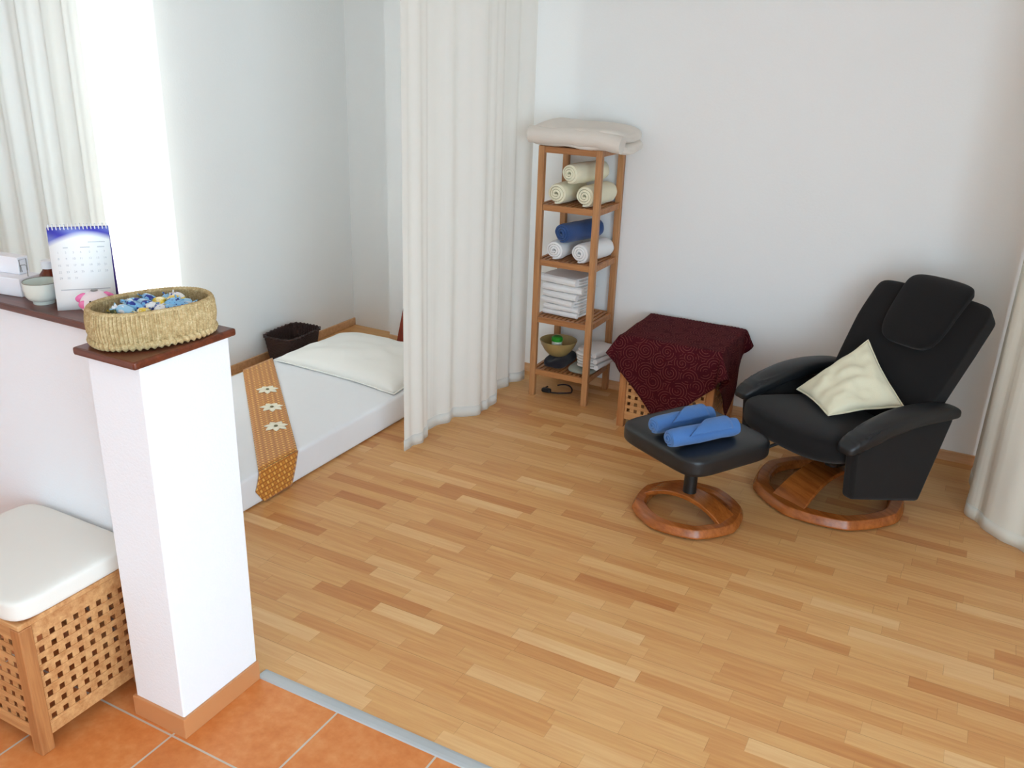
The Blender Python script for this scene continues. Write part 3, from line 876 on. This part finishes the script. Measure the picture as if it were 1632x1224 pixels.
# desk calendar
cal = thing('desk_calendar', 'white desk calendar with blue swoosh standing on the dark coping', 'calendar', (-2.292, 1.668, CZ), R(47))
CW, CH = .163, .240; lean = .052
def cp(u, v, off=0): return ((u-.5)*CW, -.004 + lean*.5*v - off, CH*v)
m = MB(); m.grid(lambda u, v: cp(u, v), 2, 8, uvf=lambda u, v: (u, v)); m.build('page', M['page'], cal, solid=.003)
m = MB(); m.grid(lambda u, v: ((u-.5)*CW, .086 - (.086-lean*.5-.004)*v, CH*v), 2, 2); m.build('back_board', M['violet'], cal, solid=.003)
m = MB(); m.grid(lambda u, v: ((u-.5)*CW, .0 + .083*v, .002), 2, 2); m.build('base_board', M['violet'], cal, solid=.003)
m = MB()
for i in range(16):
    x = (-.47+.94*i/15)*CW
    m.tube([(x, lean*.5-.001+.008*cos(2*PI*k/14), CH+.001+.008*sin(2*PI*k/14)) for k in range(14)], .0017, 5, closed=True)
m.build('spiral_binding', M['whiteplastic'], cal)
def calendar_text():
    vs = MB()
    def put(txt, u, v, size):
        cu = bpy.data.curves.new('txt', 'FONT'); cu.body = txt; cu.size = size; cu.align_x = 'CENTER'; cu.align_y = 'CENTER'
        ob = bpy.data.objects.new('txt', cu); C.objects.link(ob)
        dg = bpy.context.evaluated_depsgraph_get(); dg.update()
        me = bpy.data.meshes.new_from_object(ob.evaluated_get(dg))
        base = Vector(cp(u, v)); up = Vector((0, lean*.5, CH)).normalized(); nn = Vector((0, -CH, lean*.5)).normalized()
        vs.add([base + Vector((1,0,0))*p.co.x + up*p.co.y + nn*.0019 for p in me.vertices], [tuple(q.vertices) for q in me.polygons])
        bpy.data.objects.remove(ob); bpy.data.curves.remove(cu); bpy.data.meshes.remove(me)
    cols = [.13, .255, .38, .50, .645, .77, .89]; rows = [.70, .625, .545, .465, .39]
    d = 1
    for r in range(5):
        for c in range(7):
            if d > 31: break
            put(str(d), cols[c], rows[r], .0085); d += 1
    return vs
calendar_text().build('date_numbers', M['ink'], cal, smooth=False)
m = MB()
for (u0, u1, v) in ((.64, .92, .815), (.10, .92, .245), (.22, .30, .755), (.5, .66, .755), (.78, .90, .755)):
    y = cp(0, v)[1]-.0017; m.box((u0-.5)*CW, (u1-.5)*CW, y-.0002, y, CH*v, CH*v+.0022)
m.build('printed_lines', M['ink'], cal, smooth=False)

# tea bowl, bottle, card box
tb = thing('tea_bowl', 'small pale grey green ceramic bowl at left on the dark coping', 'bowl', (-2.450, 1.638, CZ))
m = MB(); m.lathe([(0,.004),(.024,.004),(.026,0),(.030,0),(.031,.010),(.042,.015),(.0495,.026),(.0520,.045),(.0525,.066),(.050,.067),(.0495,.045),(.046,.028),(.034,.018),(0,.014)], 56)
m.build('bowl_body', M['celadon'], tb)
m = MB(); m.tube([(.0513*cos(2*PI*k/48), .0513*sin(2*PI*k/48), .0675) for k in range(48)], .0014, 6, closed=True); m.build('glazed_rim', M['darkrim'], tb)
bt = thing('amber_bottle', 'brown glass bottle with white cap behind the tea bowl', 'bottle', (-2.512, 1.712, CZ))
m = MB(); m.lathe([(0,0),(.028,0),(.031,.003),(.031,.052),(.028,.066),(.019,.078),(.017,.083),(.017,.088),(0,.088)], 40); m.build('bottle_body', M['amber'], bt)
m = MB(); m.lathe([(0,.0845),(.0205,.0845),(.0205,.107),(.018,.109),(0,.109)], 36); m.build('cap', M['whiteplastic'], bt)
cd = thing('card_box', 'white card box at the left edge of the dark coping', 'box', (-2.632, 1.665, CZ), R(8))
m = MB(); m.box(-.10, .075, -.04, .045, 0, .058); m.build('box_body', M['paper'], cd, bevel=.003, smooth=False)
m = MB(); m.box(-.10, .035, .0, .040, .0585, .112); m.build('card_stack', M['paper'], cd, bevel=.002, smooth=False)
m = MB(); m.tube([(.037,.030,.066),(.037,.030,.104),(.037,.004,.104),(.037,.004,.066)], .0012, 6)
m.tube([(.037,.01,.066),(.040,.004,.088),(.066,-.002,.094),(.074,-.004,.092),(.074,-.004,.059)], .0012, 6); m.build('wire_clip', M['wire'], cd)

# ------------------------------------------------------------------ recliner and ottoman
def wood_base(root, R0, R1, ztop, arch_ang, arch_w, arch_h, sides=8, rot=0, arch_r=None):
    """bevelled ring of bentwood with eight soft corners, and an arched crossboard"""
    m = MB()
    def rad(a):
        k = 2*PI/sides; x = ((a-rot) % k) - k/2
        return cos(k/2)/cos(x)*.40*1.06 + .585
    prof = [(R0,.010),(R0+.004,.016),(R0,.030),(R0-.012,ztop-.002),(R1+.014,ztop),(R1+.002,ztop-.012),(R1,.014),(R1+.006,.010)]
    n = 96
    def fn(u, v):
        a = 2*PI*u; p = prof[int(round(v*len(prof))) % len(prof)]
        return (p[0]*rad(a)*cos(a), p[0]*rad(a)*sin(a), p[1])
    m.grid(fn, n, len(prof), cu=True, cv=True)
    m.build('base_ring', M['cherry'], root, bevel=.003, angle=40)
    m = MB(); ca, sa = cos(arch_ang), sin(arch_ang); L = (R0+R1)/2 if arch_r is None else arch_r
    th = .022
    def ar(u, v):
        # closed cross-section around: v in 0..1
        q = [(-1, 0), (1, 0), (1, 1), (-1, 1)][int(round(v*4)) % 4]
        s = (2*u-1); x = s*L; z = .018 + (arch_h)*(1-abs(s)**2.2) + q[1]*th
        w = arch_w*.5*(1 + .25*abs(s)**2)*q[0]
        return (x*ca - w*sa, x*sa + w*ca, z)
    m.grid(ar, 24, 4, cv=True); m.build('arched_support', M['cherry'], root, bevel=.004, angle=40)
    for k in range(4):
        a = PI/4 + PI/2*k; f = MB(); f.lathe([(0,0),(.014,0),(.014,.0105),(0,.0105)], 14, (R0+R1)/2*cos(a), (R0+R1)/2*sin(a)); f.build('foot_pad', M['blackplastic'], root)
ot = thing('ottoman', 'black leather ottoman on a round wooden base carrying blue towels', 'footstool', (-.920, 3.585, 0), R(-30))
wood_base(ot, .250, .186, .052, R(15), .105, .075, 8, R(10))
m = MB(); m.tube([(0,0,.085),(0,0,.12),(0,0,.33)], [.034,.030,.030], 24); m.build('post', M['blackmetal'], ot)
m = MB(); m.box(-.11, .11, -.11, .11, .305, .326); m.build('mounting_plate', M['blackmetal'], ot, smooth=False)
m = MB()
def odf(p):
    z = p.z + .377 + (.010*(1-(p.x/.26)**2)*(1-(p.y/.25)**2) if p.z > 0 else 0)
    return Vector((p.x, p.y, z))
m.rbox(.256, .250, .050, 6, 18, odf); m.build('seat_cushion', M['leather'], ot)
m = MB(); q = []
for i in range(80):
    a = 2*PI*i/80; p = 5.5; k = (abs(cos(a))**p+abs(sin(a))**p)**(-1/p); q.append((.251*cos(a)*k, .245*sin(a)*k, .404))
m.tube(q, .0035, 6, closed=True); m.build('piping', M['leather'], ot)
ZT = .4372
G5 = 'blue towel rolls on the ottoman'
towel_roll('rolled_towel', 'blue rolled towel nearer the maroon table on the black ottoman', (-.975, 3.530, ZT), R(56), .050, .31, M['blue_terry'], G5, 2.6, 21, .92, True)
towel_roll('rolled_towel', 'blue rolled towel with folded corner nearer the front of the black ottoman', (-.858, 3.445, ZT), R(54), .050, .345, M['blue_terry'], G5, 2.6, 22, .92, True)

ch = thing('recliner', 'black swivel recliner armchair with wooden ring base by the back wall', 'armchair', (-.385, 4.11, 0), R(-36))
wood_base(ch, .350, .275, .056, R(98), .15, .13, 8, R(14))
m = MB(); m.tube([(0,0,.13),(0,0,.16),(0,0,.30)], [.04,.036,.036], 24); m.build('post', M['blackmetal'], ch)
m = MB(); m.box(-.17, .17, -.17, .17, .26, .305); m.build('mechanism_plate', M['blackmetal'], ch, bevel=.005, smooth=False)
# seat
def sdf(p):
    x, y, z = p
    top = z > 0
    zz = z + .372 - .13*y + (-.05*max(0, -y-.20)**1.0*1.2 if top else 0)
    zz += .012*(1-(x/.3)**2) if top else 0
    return Vector((x*(1.0+.05*max(0, -y))-.012, y-.07 - .045*(1-(x/.3)**2)*max(0, -y/.3), zz))
m = MB(); m.rbox(.302, .305, .075, 4.5, 20, sdf); m.build('seat', M['chairfab'], ch)
# curve of the back
BC = [(.125,.385),(.165,.48),(.215,.59),(.275,.70),(.345,.81),(.42,.905),(.475,.965),(.515,.985),(.555,.975),(.585,.935),(.59,.88),(.56,.82)]
def bcurve(s):
    x = max(0, min(s, 1.8))*6; i = min(int(x), len(BC)-2); f = x-i
    def cr(a, b_, c_, d, t): return .5*((2*b_)+(-a+c_)*t+(2*a-5*b_+4*c_-d)*t*t+(-a+3*b_-3*c_+d)*t**3)
    g = lambda k: BC[max(0, min(k, len(BC)-1))]
    P = Vector((cr(g(i-1)[0], g(i)[0], g(i+1)[0], g(i+2)[0], f), cr(g(i-1)[1], g(i)[1], g(i+1)[1], g(i+2)[1], f)))
    e = .01
    return P
def bframe(s):
    P = bcurve(s); Q = bcurve(s+.02)-bcurve(s-.02 if s > .02 else s); Q.normalize()
    return P, Q, Vector((-Q.y, Q.x))   # normal towards the sitter
def backmap(p, s0, s1, hlen, xc=0, toff=0):
    s = s0 + (s1-s0)*((p.y/hlen)+1)/2
    P, Q, N = bframe(s)
    x, y = p.x+xc, P.x + N.x*(p.z+toff); t = R(6)*min(1, s*1.5); dx, dy = x+.02, y-.38
    return Vector((-.02 + dx*cos(t) - dy*sin(t), .38 + dx*sin(t) + dy*cos(t), P.y + N.y*(p.z+toff)))
def bdf2(p):
    s = ((p.y/.335)+1)/2
    x = p.x*(.93 + .07*min(1, s*1.6)) - .012
    q = Vector((x, p.y, p.z + (.010*(1-(p.x/.28)**2) if p.z > 0 else 0)))
    return backmap(q, .0, 1.06, .335, .006, -.055)
m = MB(); m.rbox(.297, .335, .058, 9, 24, bdf2); m.build('backrest', M['chairfab'], ch)
def hdf(p):
    q = Vector((p.x*(1+.06*(p.y/.2)), p.y, p.z+.010*max(0, 1-(p.x/.17)**2)*(1 if p.z > 0 else 0)))
    return backmap(q, .55, 1.20, .2, .022, .022)
m = MB(); m.rbox(.160, .20, .026, 4.5, 20, hdf); m.build('headrest_pillow', M['chairfab'], ch)
# arms
AP = [(-.325,.445),(-.27,.472),(-.17,.506),(-.06,.533),(.06,.545),(.17,.543),(.27,.535),(.345,.520)]
def acurve(s):
    x = max(0, min(s, 1))*(len(AP)-1); i = min(int(x), len(AP)-2); f = x-i
    g = lambda k: AP[max(0, min(k, len(AP)-1))]
    def cr(a, b_, c_, d, t): return .5*((2*b_)+(-a+c_)*t+(2*a-5*b_+4*c_-d)*t*t+(-a+3*b_-3*c_+d)*t**3)
    return cr(g(i-1)[0], g(i)[0], g(i+1)[0], g(i+2)[0], f), cr(g(i-1)[1], g(i)[1], g(i+1)[1], g(i+2)[1], f)
for sx in (-1, 1):
    xo = .335*sx - .01
    arm = bpy.data.objects.new('armrest', None); C.objects.link(arm); arm.parent = ch
    def adf(p, sx=sx, xo=xo):
        s = ((p.y/.34)+1)/2
        y, z = acurve(s)
        wr = .004*sin(s*120)*max(0, 1-abs(s-.22)/.16)
        return Vector((xo + p.x*(1.05-.25*abs(s-.45)), y, z + p.z*(1+.25*sin(PI*s)) + wr - .010*(p.x/.06)**2))
    m = MB(); m.rbox(.060, .34, .029, 3.6, 26, adf); m.build('arm_pad', M['leather'], arm)
    m = MB(); m.prism([(-.255,.205),(.185,.105),(.31,.505),(.17,.522),(.0,.522),(-.15,.495),(-.28,.43)], lambda a, c, d: (d, a, c), xo-.030, xo+.030)
    m.build('side_panel', M['chairfab'], arm, bevel=.018, seg=3)
# adjusting lever
m = MB(); m.tube([(-.13,-.20,.27),(-.15,-.27,.245),(-.155,-.30,.225)], .008, 8); m.rbox(.014, .014, .022, 2.5, 8, lambda p: Vector((p.x-.157, p.y-.305, p.z+.215))); m.build('lever', M['blackplastic'], ch)
# cushion on the recliner
def loc2w(x, y, z):
    a = R(-36); return (-.385 + x*cos(a) - y*sin(a), 4.11 + x*sin(a) + y*cos(a), z)
pillow('throw_cushion', 'cream terry cushion resting on its corner in the black recliner', 'cushion',
       [loc2w(-.112,.215,.735), loc2w(-.215,-.085,.487), loc2w(.100,-.195,.494), loc2w(.214,.140,.528)], .058, M['cream_terry'], 5.3, None, .004, .5, .25, 2.6)

# ------------------------------------------------------------------ daylight, camera
w = bpy.data.worlds.new('daylight'); S.world = w; w.use_nodes = True
bg = w.node_tree.nodes['Background']; bg.inputs[0].default_value = (.635, .845, 1.0, 1); bg.inputs[1].default_value = 7.2
sun = bpy.data.lights.new('sun', 'SUN'); sun.energy = 18; sun.angle = R(2); sun.color = (1, .90, .76)
so = bpy.data.objects.new('sun', sun); C.objects.link(so); so.rotation_euler = (0, R(-62), R(8))
def portal(name, loc, rot, sx, sy):
    l = bpy.data.lights.new(name, 'AREA'); l.shape = 'RECTANGLE'; l.size = sx; l.size_y = sy
    l.cycles.is_portal = True
    o = bpy.data.objects.new(name, l); C.objects.link(o); o.location = loc; o.rotation_euler = rot
portal('window_light', (XR+.10, (RW[0]+RW[1])/2, (RW[2]+RW[3])/2), (0, R(90), 0), RW[3]-RW[2], RW[1]-RW[0])
portal('window_light', ((FW[0]+FW[1])/2, YF-.10, (FW[2]+FW[3])/2), (R(90), 0, 0), FW[1]-FW[0], FW[3]-FW[2])
portal('window_light', (XL-.11, (W0+W1)/2, (WZ0+WZ1)/2), (0, R(-90), 0), WZ1-WZ0, W1-W0)

cam = bpy.data.cameras.new('camera'); co = bpy.data.objects.new('camera', cam); C.objects.link(co)
yaw, pitch, roll = -.47638, .36811, -.03442
cy_, sy_ = cos(yaw), sin(yaw)
fw = Vector((cos(pitch)*sy_, cos(pitch)*cy_, -sin(pitch))); rt = Vector((cy_, -sy_, 0)); dn = fw.cross(rt)
r2 = rt*cos(roll) + dn*sin(roll); d2 = dn*cos(roll) - rt*sin(roll)
mw = Matrix(((r2.x, -d2.x, -fw.x, 0), (r2.y, -d2.y, -fw.y, 0), (r2.z, -d2.z, -fw.z, 2.0), (0,0,0,1)))
co.matrix_world = mw
cam.sensor_width = 36; cam.lens = 1412.4/1632*36; cam.clip_start = .05
S.camera = co
S.view_settings.view_transform = 'Standard'; S.view_settings.look = 'None'; S.view_settings.gamma = 1; S.view_settings.exposure = 0
S.view_settings.use_curve_mapping = False
S.cycles.use_denoising = True
S.cycles.max_bounces = 10; S.cycles.diffuse_bounces = 9
S.cycles.sample_clamp_indirect = 8
